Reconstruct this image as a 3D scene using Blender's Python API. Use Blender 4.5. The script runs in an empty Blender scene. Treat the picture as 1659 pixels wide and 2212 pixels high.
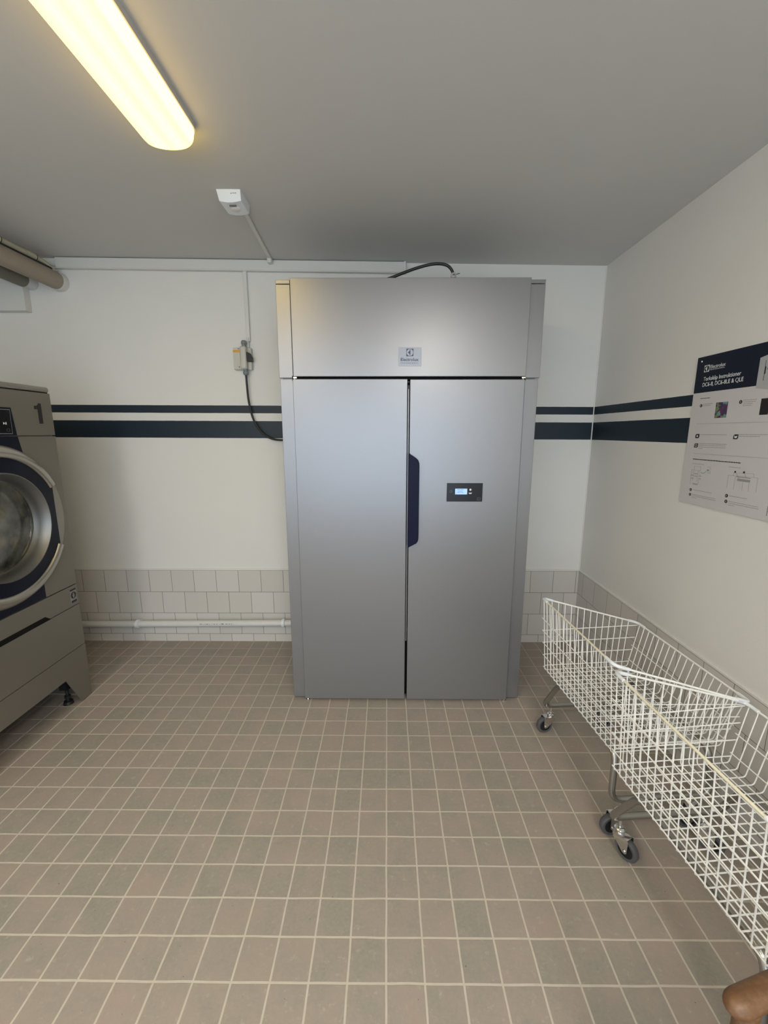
import bpy, bmesh, math, random
from mathutils import Vector, Matrix
random.seed(7)
PI = math.pi
SC = bpy.context.scene
COL = SC.collection

# ------------------------------------------------------------------ camera
def rotm(pitch, yaw, roll):
    cp, sp, cy, sy = math.cos(pitch), math.sin(pitch), math.cos(yaw), math.sin(yaw)
    f = Vector((sy*cp, cy*cp, sp)); r = Vector((cy, -sy, 0)); u = r.cross(f)
    c, s = math.cos(roll), math.sin(roll)
    r2 = c*r + s*u; u2 = -s*r + c*u
    return Matrix((r2, u2, -f)).transposed()
cam_d = bpy.data.cameras.new('camera')
cam = bpy.data.objects.new('camera', cam_d); COL.objects.link(cam)
cam.matrix_world = Matrix.Translation((0, -2.6357, 1.3939)) @ rotm(-.1869, -.007, .0003).to_4x4()
cam_d.sensor_fit = 'VERTICAL'; cam_d.sensor_height = 36.0
cam_d.lens = 906.7/2212*36.0
cam_d.clip_start = .02
SC.camera = cam

# ------------------------------------------------------------------ world, light, exposure
W = bpy.data.worlds.new('world'); SC.world = W; W.use_nodes = True
W.node_tree.nodes['Background'].inputs[0].default_value = (.75, .87, 1, 1)
W.node_tree.nodes['Background'].inputs[1].default_value = 1.0
SC.view_settings.view_transform = 'Standard'; SC.view_settings.look = 'None'
SC.view_settings.exposure = 0.36; SC.view_settings.gamma = 1.0
SC.view_settings.use_curve_mapping = False

def area(name, loc, rot, sx, sy, power, colr):
    l = bpy.data.lights.new(name, 'AREA'); l.shape = 'RECTANGLE'; l.size = sx; l.size_y = sy
    l.energy = power; l.color = colr
    o = bpy.data.objects.new(name, l); COL.objects.link(o); o.location = loc; o.rotation_euler = rot
    return o
# daylight entering by the window in the wall behind the camera
area('window_daylight', (-.25, -4.75, 1.22), (PI/2, 0, 0), 3.0, 1.9, 33, (.66, .82, 1.0))
LAMP_COL = (1.0, .66, .22); LAMP_STRENGTH = 7.4        # diffuser of the ceiling lamp over the machines
REAR_COL = (1.0, .92, .80); REAR_STRENGTH = 18.0        # diffusers of unseen lamps added behind the camera as fill light

# ------------------------------------------------------------------ materials
MATS = {}
def mat(name, col, rough=.5, metal=0., spec=.5, bump=None, emit=None, coat=0., var=None, trans=0.):
    m = bpy.data.materials.new(name); m.use_nodes = True
    nt = m.node_tree; b = nt.nodes['Principled BSDF']
    b.inputs['Base Color'].default_value = (*col, 1); b.inputs['Roughness'].default_value = rough
    b.inputs['Metallic'].default_value = metal; b.inputs['Specular IOR Level'].default_value = spec
    b.inputs['Coat Weight'].default_value = coat; b.inputs['Transmission Weight'].default_value = trans
    if emit:
        b.inputs['Emission Color'].default_value = (*emit[0], 1); b.inputs['Emission Strength'].default_value = emit[1]
    tc = nt.nodes.new('ShaderNodeTexCoord')
    if var:   # (scale, amount): gentle mottling of the surface's own colour
        n = nt.nodes.new('ShaderNodeTexNoise'); n.inputs['Scale'].default_value = var[0]; n.inputs['Detail'].default_value = 4
        nt.links.new(tc.outputs['Object'], n.inputs['Vector'])
        mx = nt.nodes.new('ShaderNodeMixRGB')
        mx.inputs[1].default_value = (*[c*(1-var[1]) for c in col], 1); mx.inputs[2].default_value = (*[min(1, c*(1+var[1])) for c in col], 1)
        nt.links.new(n.outputs['Fac'], mx.inputs[0]); nt.links.new(mx.outputs[0], b.inputs['Base Color'])
    if bump:  # (scale, strength, distance)
        n = nt.nodes.new('ShaderNodeTexNoise'); n.inputs['Scale'].default_value = bump[0]; n.inputs['Detail'].default_value = 3
        nt.links.new(tc.outputs['Object'], n.inputs['Vector'])
        bp = nt.nodes.new('ShaderNodeBump'); bp.inputs['Strength'].default_value = bump[1]; bp.inputs['Distance'].default_value = bump[2]
        nt.links.new(n.outputs['Fac'], bp.inputs['Height']); nt.links.new(bp.outputs[0], b.inputs['Normal'])
    MATS[name] = m
    return m

class NG:
    """small helper for procedural node maths"""
    def __init__(s, m): s.nt = m.node_tree
    def n(s, t, **k):
        x = s.nt.nodes.new(t)
        for a, v in k.items(): setattr(x, a, v)
        return x
    def put(s, sock, v):
        if isinstance(v, (int, float)): sock.default_value = v
        elif isinstance(v, tuple): sock.default_value = (*v, 1)
        else: s.nt.links.new(v, sock)
    def m(s, op, a, b=0., c=0.):
        x = s.n('ShaderNodeMath', operation=op); s.put(x.inputs[0], a); s.put(x.inputs[1], b); s.put(x.inputs[2], c); return x.outputs[0]
    def mix(s, f, a, b):
        x = s.n('ShaderNodeMixRGB'); s.put(x.inputs[0], f); s.put(x.inputs[1], a); s.put(x.inputs[2], b); return x.outputs[0]
    def pos(s):
        x = s.n('ShaderNodeTexCoord'); y = s.n('ShaderNodeSeparateXYZ'); s.nt.links.new(x.outputs['Object'], y.inputs[0])
        return y.outputs[0], y.outputs[1], y.outputs[2], x.outputs['Object']
    def noise(s, vec, scale, detail=3, rough=.5):
        x = s.n('ShaderNodeTexNoise'); s.put(x.inputs['Vector'], vec); x.inputs['Scale'].default_value = scale
        x.inputs['Detail'].default_value = detail; x.inputs['Roughness'].default_value = rough; return x.outputs['Fac']
    def ramp(s, f, lo, hi):
        x = s.n('ShaderNodeMapRange'); s.put(x.inputs[0], f); x.inputs[1].default_value = lo; x.inputs[2].default_value = hi; return x.outputs[0]
    def band(s, v, lo, hi):
        return s.m('MULTIPLY', s.m('GREATER_THAN', v, lo), s.m('LESS_THAN', v, hi))
    def hash2(s, a, b):
        c = s.n('ShaderNodeCombineXYZ'); s.put(c.inputs[0], a); s.put(c.inputs[1], b)
        w = s.n('ShaderNodeTexWhiteNoise', noise_dimensions='2D'); s.nt.links.new(c.outputs[0], w.inputs['Vector'])
        return w.outputs['Value'], w.outputs['Color']
    def bump(s, h, strength, dist, sock):
        x = s.n('ShaderNodeBump'); x.inputs['Strength'].default_value = strength; x.inputs['Distance'].default_value = dist
        s.put(x.inputs['Height'], h); s.nt.links.new(x.outputs[0], sock)

def edge_mask(g, fr, w):      # 1 on the joint, 0 in the tile; fr = fraction 0..1, w = half joint width
    d = g.m('MINIMUM', fr, g.m('SUBTRACT', 1.0, fr))
    x = g.n('ShaderNodeMapRange'); g.put(x.inputs[0], d); x.inputs[1].default_value = w*.7; x.inputs[2].default_value = w*1.3
    x.inputs[3].default_value = 1; x.inputs[4].default_value = 0
    return x.outputs[0]

def floor_material():
    m = mat('floor_tiles', (.3, .27, .23), .55); g = NG(m); b = m.node_tree.nodes['Principled BSDF']
    x, y, z, P = g.pos()
    wob = g.m('MULTIPLY', g.m('SUBTRACT', g.noise(P, 9, 1), .5), .0035)
    u = g.m('DIVIDE', g.m('ADD', x, g.m('ADD', wob, 10.0)), .1); v = g.m('DIVIDE', g.m('ADD', y, g.m('ADD', wob, 10.0)), .1)
    fu, fv = g.m('FRACT', u), g.m('FRACT', v)
    j = g.m('MAXIMUM', edge_mask(g, fu, .027), edge_mask(g, fv, .027))
    hv, hc = g.hash2(g.m('FLOOR', u), g.m('FLOOR', v))
    big = g.noise(P, 11, 5, .65); fine = g.noise(P, 95, 4, .7)
    # warm grey tiles, some greenish, some reddish
    t = g.m('ADD', g.m('MULTIPLY', hv, .40), g.m('MULTIPLY', g.ramp(big, .33, .67), .58))
    c1 = g.mix(g.ramp(t, .15, .5), (.270, .256, .212), (.322, .276, .236))
    c2 = g.mix(g.ramp(t, .5, .95), c1, (.372, .288, .246))
    c3 = g.mix(g.m('MULTIPLY', g.ramp(fine, .35, .7), .5), c2, (.37, .33, .275))
    sp = g.noise(P, 42, 4, .75)
    c4 = g.mix(g.m('MULTIPLY', g.ramp(sp, .58, .72), .6), c3, (.45, .41, .34))
    dk = g.m('MULTIPLY', g.m('GREATER_THAN', g.noise(P, 120, 1), .79), .7)
    c5 = g.mix(dk, c4, (.07, .06, .055))
    gr = g.mix(g.noise(P, 30, 3), (.46, .41, .335), (.58, .525, .44))
    colr = g.mix(j, c5, gr)
    g.nt.links.new(colr, b.inputs['Base Color'])
    g.put(b.inputs['Roughness'], g.m('ADD', .42, g.m('MULTIPLY', j, .4)))
    h = g.m('ADD', g.m('SUBTRACT', 1.0, j), g.m('MULTIPLY', fine, .25))
    g.bump(h, .35, .0015, b.inputs['Normal'])
    return m

def wall_tile_material(name, axis, off_a, off_b):
    m = mat(name, (.62, .60, .56), .28, spec=.5); g = NG(m); b = m.node_tree.nodes['Principled BSDF']
    x, y, z, P = g.pos(); h = (x, y)[axis]
    row = g.m('DIVIDE', g.m('ADD', z, .0965), .1497)      # joints at z = .053, .203, .352, .502
    ri = g.m('FLOOR', row); par = g.m('MODULO', ri, 2.0)
    wob = g.m('MULTIPLY', g.m('SUBTRACT', g.noise(P, 5, 1), .5), .0025)
    off = g.m('ADD', off_a, g.m('MULTIPLY', par, off_b-off_a))
    u = g.m('DIVIDE', g.m('ADD', g.m('SUBTRACT', h, off), g.m('ADD', wob, 14.82)), .1482)
    j = g.m('MAXIMUM', edge_mask(g, g.m('FRACT', u), .0095), edge_mask(g, g.m('FRACT', row), .0095))
    hv, hc = g.hash2(g.m('FLOOR', u), ri)
    t = g.mix(hv, (.60, .585, .545), (.66, .63, .60))
    g.nt.links.new(g.mix(j, t, (.19, .175, .155)), b.inputs['Base Color'])
    g.put(b.inputs['Roughness'], g.m('ADD', .25, g.m('MULTIPLY', j, .5)))
    g.bump(g.m('ADD', g.m('SUBTRACT', 1.0, j), g.m('MULTIPLY', g.noise(P, 12, 2), .5)), .3, .0015, b.inputs['Normal'])
    return m

def wall_paint(name, stripes, slope):
    """off-white roller paint with two painted dark blue stripes; slope = stripe drop per metre along x"""
    m = mat(name, (.8, .79, .75), .6); g = NG(m); b = m.node_tree.nodes['Principled BSDF']
    x, y, z, P = g.pos()
    zz = g.m('ADD', z, g.m('MULTIPLY', g.m('SUBTRACT', x, 1.26), slope))
    zz = g.m('ADD', zz, g.m('MULTIPLY', g.m('SUBTRACT', g.noise(P, 18, 2), .5), .0018))
    base = g.mix(g.noise(P, 2.5, 3), (.74, .73, .695), (.79, .78, .745))
    if stripes:
        s = g.m('MAXIMUM', g.band(zz, 1.502, 1.548), g.band(zz, 1.351, 1.455))
        colr = g.mix(s, base, (.0045, .016, .029))
        g.put(b.inputs['Roughness'], g.m('SUBTRACT', .6, g.m('MULTIPLY', s, .08)))
    else:
        colr = base
    g.nt.links.new(colr, b.inputs['Base Color'])
    g.bump(g.m('ADD', g.noise(P, 170, 2), g.noise(P, 14, 2)), .12, .002, b.inputs['Normal'])
    return m

def wood_material():
    m = mat('brown_wood', (.2, .09, .04), .5); g = NG(m); b = m.node_tree.nodes['Principled BSDF']
    x, y, z, P = g.pos()
    mp = g.n('ShaderNodeMapping'); mp.inputs['Scale'].default_value = (3, 22, 22); g.nt.links.new(P, mp.inputs[0])
    n1 = g.noise(mp.outputs[0], 4, 5, .6); n2 = g.noise(P, 160, 2)
    c = g.mix(g.ramp(n1, .3, .7), (.095, .044, .017), (.150, .076, .033))
    c = g.mix(g.m('MULTIPLY', g.ramp(n2, .45, .75), .25), c, (.30, .16, .08))
    g.nt.links.new(c, b.inputs['Base Color']); g.bump(n2, .25, .0006, b.inputs['Normal'])
    return m

def brushed(name, col, rough, metal, streak=(3, 3, 3)):
    m = mat(name, col, rough, metal); g = NG(m); b = m.node_tree.nodes['Principled BSDF']
    x, y, z, P = g.pos()
    n = g.noise(P, 1.6, 3)
    g.put(b.inputs['Roughness'], g.m('ADD', rough-.03, g.m('MULTIPLY', n, .06)))
    g.bump(g.noise(P, 900, 1), .05, .0004, b.inputs['Normal'])
    return m

M_floor = floor_material()
M_wall_b = wall_paint('back_wall_paint', True, .0042)
M_wall_r = wall_paint('right_wall_paint', True, 0.0)
M_wall_p = wall_paint('plain_wall_paint', False, 0.0)
M_ceil = mat('ceiling_paint', (.61, .605, .585), .75, bump=(60, .15, .002), var=(1.5, .025))
M_tile_b = wall_tile_material('back_wall_tiles', 0, -1.941, -2.018)
M_tile_r = wall_tile_material('right_wall_tiles', 1, -.140, -.066)
M_bead = mat('caulk_white', (.74, .73, .69), .45)
M_pvc = mat('white_plastic', (.68, .68, .66), .38)
M_pvc2 = mat('bright_white_plastic', (.80, .84, .88), .35)
M_trunk = mat('painted_trunking', (.70, .70, .66), .5)
M_silver = brushed('silver_steel', (.262, .262, .272), .345, .64)
M_silver_d = mat('steel_edge', (.30, .30, .31), .4, .8)
M_navy = mat('navy_plastic', (.004, .006, .028), .45, spec=.15)
M_black = mat('black_rubber', (.012, .012, .013), .5)
M_gap = mat('black_gasket', (.004, .004, .005), .8, spec=.1)
M_glassblk = mat('black_panel_glass', (.006, .006, .009), .2, spec=.3)
M_lcd = mat('lcd_lit', (.2, .3, .5), .3, emit=((.33, .52, .95), .72))
M_lcdink = mat('lcd_ink', (.02, .04, .12), .5)
M_icon = mat('white_print', (.75, .75, .75), .5)
M_icong = mat('grey_print', (.12, .12, .12), .5)
M_plaque = mat('clear_label_film', (.265, .28, .315), .42, .62)
M_ink = mat('dark_blue_print', (.045, .075, .13), .5)
M_machine = mat('grey_machine_steel', (.20, .185, .158), .40, .35, var=(3, .04))
M_machine_l = mat('light_grey_machine_steel', (.30, .29, .26), .36, .55)
M_seam = mat('dark_seam', (.004, .004, .004), .7, spec=.2)
M_dring = mat('door_ring_silver', (.42, .40, .36), .26, .75)
M_drumst = mat('drum_steel', (.20, .20, .19), .44, .85)
M_navyd = mat('navy_door_plastic', (.005, .007, .019), .3, spec=.18)
M_plgland = mat('pale_grey_gland', (.42, .42, .41), .4)
M_sticker = mat('silver_sticker', (.26, .26, .26), .4)
M_grey_pl = mat('grey_gland_plastic', (.20, .22, .24), .45)
M_offw = mat('cream_box_plastic', (.55, .54, .48), .42)
M_orange = mat('orange_sticker', (.72, .36, .04), .5)
M_chrome = mat('chrome', (.72, .72, .72), .14, 1.)
M_tube = mat('zinc_tube', (.40, .395, .37), .27, .95)
M_wire = mat('white_coated_wire', (.88, .88, .84), .35)
M_cream = mat('cream_wire', (.80, .75, .58), .38)
M_cap = mat('white_cap_plastic', (.78, .81, .84), .38)
M_tyre = mat('grey_tyre_rubber', (.085, .088, .095), .55)
M_hub = mat('black_hub', (.008, .008, .012), .45)
M_duct = mat('beige_lagging', (.33, .28, .215), .6, bump=(40, .25, .002), var=(6, .12))
M_duct2 = mat('olive_lagging', (.175, .165, .125), .6, bump=(40, .25, .002), var=(6, .1))
M_pipe_c = mat('cream_pipe', (.56, .52, .38), .4)
M_poster = mat('poster_white', (.60, .585, .59), .35)
M_posternavy = mat('poster_navy', (.009, .013, .028), .4, spec=.3)
M_pblack = mat('poster_black', (.012, .012, .013), .45)
M_pgrey = mat('poster_grey', (.30, .30, .31), .5)
M_plgrey = mat('poster_light_grey', (.42, .42, .43), .5)
M_pblue = mat('poster_blue', (.28, .36, .50), .5)
M_wood = wood_material()
M_lampbase = mat('lamp_base_white', (.50, .49, .46), .5)
def lamp_mat(name, colr, st):
    return mat(name, (.8, .78, .7), .35, emit=(colr, st))
M_lamp = lamp_mat('lit_diffuser', LAMP_COL, 1.0); M_lamp.node_tree.nodes['Principled BSDF'].inputs['Base Color'].default_value = (.5, .45, .25, 1)
def lamp_gradient(m, xc):
    g = NG(m); b = m.node_tree.nodes['Principled BSDF']; x, y, z, P = g.pos()
    d = g.m('ABSOLUTE', g.m('SUBTRACT', x, 0.0))
    side = g.ramp(d, .066, .080)
    tubes = g.m('SUBTRACT', 1.0, g.ramp(g.m('ABSOLUTE', g.m('SUBTRACT', d, .030)), 0.0, .034))
    c = g.mix(side, g.mix(tubes, (1, .66, .085), (1, .71, .105)), LAMP_COL)
    g.nt.links.new(c, b.inputs['Emission Color'])
    st = g.m('ADD', LAMP_STRENGTH*.72, g.m('ADD', g.m('MULTIPLY', side, -LAMP_STRENGTH*.34), g.m('MULTIPLY', tubes, .5)))
    g.put(b.inputs['Emission Strength'], st)
lamp_gradient(M_lamp, -.70)
M_fill_r = lamp_mat('rear_fill_diffuser', REAR_COL, REAR_STRENGTH)

# drum glass: dark glass with cloudy grey reflections of the drum behind it
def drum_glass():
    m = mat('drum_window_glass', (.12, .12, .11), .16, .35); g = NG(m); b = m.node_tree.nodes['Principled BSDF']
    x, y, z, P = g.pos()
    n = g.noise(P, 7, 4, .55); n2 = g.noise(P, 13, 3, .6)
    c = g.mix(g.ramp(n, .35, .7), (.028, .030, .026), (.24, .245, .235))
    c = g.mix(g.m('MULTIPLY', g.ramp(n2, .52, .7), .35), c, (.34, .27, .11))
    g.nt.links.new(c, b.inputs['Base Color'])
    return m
M_glass = drum_glass()

def photo_mat():              # the small colour picture printed on the poster
    m = mat('printed_photo', (.2, .1, .2), .4); g = NG(m); b = m.node_tree.nodes['Principled BSDF']
    x, y, z, P = g.pos()
    v = g.n('ShaderNodeTexVoronoi'); v.inputs['Scale'].default_value = 75; g.nt.links.new(P, v.inputs['Vector'])
    sep = g.n('ShaderNodeSeparateColor'); g.nt.links.new(v.outputs['Color'], sep.inputs[0])
    c = g.mix(sep.outputs[0], (.045, .05, .10), (.13, .03, .11))
    c = g.mix(g.m('GREATER_THAN', sep.outputs[1], .75), c, (.16, .22, .10))
    c = g.mix(g.m('GREATER_THAN', sep.outputs[2], .82), c, (.16, .28, .25))
    g.nt.links.new(c, b.inputs['Base Color'])
    return m
M_photo = photo_mat()

# ------------------------------------------------------------------ mesh helpers
WM = {}     # world matrix of each created object, so that parts can be written in world coordinates
def thing(name, label, cat, loc=(0, 0, 0), rotz=0., group=None):
    o = bpy.data.objects.new(name, None); COL.objects.link(o); o.empty_display_size = .05
    o.location = loc; o.rotation_euler = (0, 0, rotz)
    WM[o] = Matrix.Translation(loc) @ Matrix.Rotation(rotz, 4, 'Z')
    o['label'] = label; o['category'] = cat
    if group: o['group'] = group
    return o
def tag(o, label, cat, group=None):
    o['label'] = label; o['category'] = cat
    if group: o['group'] = group
    return o
def obj(name, bm, m, parent=None, local=False, smooth=None, label=None, origin=None):
    """one mesh object from a bmesh written in world coordinates (or in the parent's if local)"""
    me = bpy.data.meshes.new(name)
    if parent is not None and not local:
        bm.transform(WM[parent].inverted())
    if origin is not None:
        bm.transform(Matrix.Translation(-Vector(origin)))
    bmesh.ops.recalc_face_normals(bm, faces=bm.faces[:])
    bm.to_mesh(me); bm.free()
    if m is not None: me.materials.append(m)
    if smooth is not None:
        for p in me.polygons: p.use_smooth = True
        try: me.set_sharp_from_angle(angle=math.radians(smooth))
        except Exception: pass
    o = bpy.data.objects.new(name, me); COL.objects.link(o)
    if origin is not None: o.location = origin
    if parent is not None: o.parent = parent
    WM[o] = (WM[parent] if parent is not None else Matrix.Identity(4)) @ (Matrix.Translation(origin) if origin is not None else Matrix.Identity(4))
    if label: o['label'] = label
    return o
def struct(name, bm, m, **k):
    o = obj(name, bm, m, **k); o['kind'] = 'structure'; return o
def new(): return bmesh.new()
def box(bm, x0, x1, y0, y1, z0, z1, bev=0., seg=2, mtx=None):
    t = bmesh.new()
    bmesh.ops.create_cube(t, size=1)
    bmesh.ops.scale(t, vec=(abs(x1-x0), abs(y1-y0), abs(z1-z0)), verts=t.verts)
    bmesh.ops.translate(t, vec=((x0+x1)/2, (y0+y1)/2, (z0+z1)/2), verts=t.verts)
    if bev > 0: bmesh.ops.bevel(t, geom=t.edges[:], offset=bev, segments=seg, profile=.5, affect='EDGES')
    if mtx: t.transform(mtx)
    join(bm, t); return bm
def join(bm, t):
    me = bpy.data.meshes.new('tmp'); t.to_mesh(me); t.free(); bm.from_mesh(me); bpy.data.meshes.remove(me)
def B(*a, **k): return box(new(), *a, **k)
def frames(pts, closed=False):
    n = len(pts); T = []
    for i in range(n):
        a = pts[(i-1) % n] if (closed or i > 0) else pts[i]; b = pts[(i+1) % n] if (closed or i < n-1) else pts[i]
        T.append((b-a).normalized())
    up = Vector((0, 0, 1)) if abs(T[0].z) < .9 else Vector((1, 0, 0))
    N = (up - T[0]*up.dot(T[0])).normalized(); out = []
    for i in range(n):
        N = (N - T[i]*N.dot(T[i]))
        if N.length < 1e-6: N = T[i].orthogonal()
        N.normalize(); out.append((N.copy(), T[i].cross(N).normalized()))
    return out
def tube(bm, pts, r, sides=8, closed=False, caps=True, flat=1.):
    pts = [Vector(p) for p in pts]; fr = frames(pts, closed); rings = []
    for i, p in enumerate(pts):
        N, Bn = fr[i]; rr = r[i] if isinstance(r, (list, tuple)) else r
        rings.append([bm.verts.new(p + (N*math.cos(a)*flat + Bn*math.sin(a))*rr) for a in (2*PI*k/sides for k in range(sides))])
    m = len(rings)
    for i in range(m if closed else m-1):
        A, C = rings[i], rings[(i+1) % m]
        for k in range(sides): bm.faces.new((A[k], A[(k+1) % sides], C[(k+1) % sides], C[k]))
    if caps and not closed:
        bm.faces.new(rings[0][::-1]); bm.faces.new(rings[-1])
    return bm
def fillet(pts, r, closed=False, seg=4):
    pts = [Vector(p) for p in pts]; out = []; n = len(pts)
    for i, p in enumerate(pts):
        if not closed and i in (0, n-1): out.append(p); continue
        a, b = pts[(i-1) % n], pts[(i+1) % n]
        d1, d2 = (a-p), (b-p); rr = min(r, d1.length*.49, d2.length*.49)
        p1, p2 = p + d1.normalized()*rr, p + d2.normalized()*rr
        for k in range(seg+1):
            t = k/seg; out.append(p1*(1-t)**2 + p*2*t*(1-t) + p2*t*t)
    return out
def smooth_path(pts, n=8):
    P = [Vector(p) for p in pts]; P = [P[0]*2-P[1]] + P + [P[-1]*2-P[-2]]; out = []
    for i in range(1, len(P)-2):
        for k in range(n):
            t = k/n
            out.append(.5*((2*P[i]) + (P[i+1]-P[i-1])*t + (2*P[i-1]-5*P[i]+4*P[i+1]-P[i+2])*t*t + (3*P[i]-P[i-1]-3*P[i+1]+P[i+2])*t**3))
    out.append(P[-2]); return out
def cyl(bm, a, b, r, sides=20, r2=None):
    return tube(bm, [a, b], [r, r if r2 is None else r2], sides)
def lathe(bm, prof, centre, axis, seg=48, a0=0., a1=2*PI):
    """revolve (radius, height) pairs about an axis; axis in 'x','y','z' (height grows along +axis)"""
    c = Vector(centre); full = abs(a1-a0-2*PI) < 1e-6; rings = []
    n = seg if full else seg+1
    for i in range(n):
        a = a0 + (a1-a0)*i/seg; ca, sa = math.cos(a), math.sin(a); ring = []
        for r, h in prof:
            v = {'x': (h, r*ca, r*sa), 'y': (r*ca, h, r*sa), 'z': (r*ca, r*sa, h)}[axis]
            ring.append(bm.verts.new(c + Vector(v)))
        rings.append(ring)
    for i in range(n if full else n-1):
        A, C = rings[i], rings[(i+1) % n]
        for k in range(len(prof)-1):
            try: bm.faces.new((A[k], A[k+1], C[k+1], C[k]))
            except ValueError: pass
    if not full:
        for R in (rings[0], rings[-1]):
            if len(R) > 2:
                try: bm.faces.new(R)
                except ValueError: pass
    bmesh.ops.remove_doubles(bm, verts=bm.verts[:], dist=1e-6)
    return bm
def prism(bm, poly, fn, d0, d1, bev=0.):
    """extrude a 2D outline; fn(u, v, d) -> world point"""
    t = bmesh.new()
    A = [t.verts.new(fn(u, v, d0)) for u, v in poly]; C = [t.verts.new(fn(u, v, d1)) for u, v in poly]
    t.faces.new(A[::-1]); t.faces.new(C); n = len(poly)
    for i in range(n): t.faces.new((A[i], A[(i+1) % n], C[(i+1) % n], C[i]))
    if bev: 
        bmesh.ops.recalc_face_normals(t, faces=t.faces[:])
        bmesh.ops.bevel(t, geom=[e for e in t.edges if e.calc_face_angle(0) > .5], offset=bev, segments=2, profile=.5, affect='EDGES')
    join(bm, t); return bm
def text_bm(body, size, fn, width=None, bold=0., extrude=.0003, spacing=1.):
    """built-in font lettering as mesh, laid out by fn(u, v, d) with d outwards"""
    cu = bpy.data.curves.new('txt', 'FONT'); cu.body = body; cu.size = size; cu.extrude = 0; cu.offset = bold; cu.space_character = spacing
    cu.resolution_u = 3
    o = bpy.data.objects.new('txt', cu); COL.objects.link(o)
    dg = bpy.context.evaluated_depsgraph_get(); me = bpy.data.meshes.new_from_object(o.evaluated_get(dg))
    bm = bmesh.new(); bm.from_mesh(me); bpy.data.objects.remove(o); bpy.data.curves.remove(cu); bpy.data.meshes.remove(me)
    if bm.faces:
        r = bmesh.ops.extrude_face_region(bm, geom=bm.faces[:])
        bmesh.ops.translate(bm, vec=(0, 0, extrude), verts=[v for v in r['geom'] if isinstance(v, bmesh.types.BMVert)])
    xs = [v.co.x for v in bm.verts]; x0, x1 = min(xs), max(xs); s = width/(x1-x0) if width else 1.
    for v in bm.verts: v.co = Vector(fn((v.co.x-x0)*s, v.co.y, v.co.z))
    return bm
def merge(*bms):
    a = bms[0]
    for b in bms[1:]: join(a, b)
    return a

# ------------------------------------------------------------------ the room
XL, XR, YB, YF, XW = -2.46, 1.262, .006, -4.40, .12
def ceil_z(x): return 2.337 + (XR-x)*.0147
FH = 2.45
bm = new(); box(bm, XL-XW, XR+XW, YF-XW, YB+XW, -.1, 0); struct('floor', bm, M_floor)
bm = new()
for y0, y1 in ((YF-XW, YB+XW),):
    v = []
    for x, dz in ((XL-XW, 0), (XR+XW, 0)):
        for y in (y0, y1):
            v.append((bm.verts.new((x, y, ceil_z(x))), bm.verts.new((x, y, ceil_z(x)+.12))))
    a, b, c, d = v
    for q in ((a[0], b[0], d[0], c[0]), (a[1], b[1], d[1], c[1]), (a[0], b[0], b[1], a[1]), (c[0], d[0], d[1], c[1]), (a[0], c[0], c[1], a[1]), (b[0], d[0], d[1], b[1])): bm.faces.new(q)
struct('ceiling', bm, M_ceil)
def wall_prism(x0, x1, y0, y1):
    bm = new(); box(bm, x0, x1, y0, y1, -.02, 2.3)
    for v in bm.verts:
        if v.co.z > 1: v.co.z = ceil_z(v.co.x)+.002
    return bm
struct('wall_back', wall_prism(XL-XW, XR+XW, YB+.002, YB+XW), M_wall_b)
struct('wall_right', wall_prism(XR+.002, XR+XW, YF-XW, YB+.002), M_wall_r)
struct('wall_left', wall_prism(XL-XW, XL, YF-XW, YB+.002), M_wall_p)
# wall behind the camera, with a window opening
WX0, WX1, WZ0, WZ1 = -1.7, 1.15, .32, 2.12
bm = wall_prism(XL, WX0, YF-XW, YF); join(bm, wall_prism(WX1, XR, YF-XW, YF))
box(bm, WX0, WX1, YF-XW, YF, -.02, WZ0)
t = new(); box(t, WX0, WX1, YF-XW, YF, WZ1, 2.3)
for v in t.verts:
    if v.co.z > 2.25: v.co.z = ceil_z(v.co.x)+.002
join(bm, t); struct('wall_front', bm, M_wall_p)
bm = new()
for a in ((WX0, WX1, WZ0, WZ0+.04), (WX0, WX1, WZ1-.04, WZ1), (WX0, WX0+.04, WZ0, WZ1), (WX1-.04, WX1, WZ0, WZ1), ((WX0+WX1)/2-.02, (WX0+WX1)/2+.02, WZ0, WZ1)):
    box(bm, a[0], a[1], YF-.09, YF-.04, a[2], a[3])
struct('window_1', bm, M_pvc)

# tiled dado on the back and right walls, with a bead of white caulk on top
TT = .503
struct('trim_1', B(XL, XR, YB-.004, YB+.004, 0, TT), M_tile_b)
struct('trim_2', B(XR-.004, XR+.004, YF, YB-.004, 0, TT), M_tile_r)
bm = new(); box(bm, XL, XR, YB-.006, YB+.004, TT, TT+.010, .0015)
box(bm, XR-.006, XR+.004, YF, YB-.006, TT, TT+.010, .0015); struct('trim_3', bm, M_bead)
# caulk line in the corner between back and right wall
bm = new(); tube(bm, [(XR+.001, YB+.001, .51), (XR+.001, YB+.001, 2.337)], .004, 8); struct('trim_4', bm, M_bead)

# ------------------------------------------------------------------ drying cabinet
CX0, CX1 = -.432, .630        # doors
cab = thing('drying_cabinet', 'tall silver steel double-door drying cabinet standing against the back wall', 'drying cabinet', (.1, -.33, 0))
bm = new(); box(bm, -.486, .686, -.600, -.075, .012, 2.052)
obj('body', bm, M_silver_d, cab)
def strip(x0, x1):
    return x0, x1
for sx0, sx1, side in ((-.497, -.4335, 'left'), (.6315, .697, 'right')):
    bm = new(); box(bm, sx0+.003, sx1-.002 if side == 'right' else sx1, -.621, -.600, .010, 1.636, .0015)
    obj('side_pillar', bm, M_silver, cab)
    bm = new(); box(bm, sx0, sx1+(.004 if side == 'right' else 0), -.621, -.600, 1.6415, 2.040, .0015)
    obj('upper_side_pillar', bm, M_silver, cab)
    bm = new(); box(bm, sx0, sx1+(.004 if side == 'right' else 0), -.621, -.600, 2.0425, 2.0585, .0015)
    obj('pillar_cap', bm, M_silver, cab)
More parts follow.
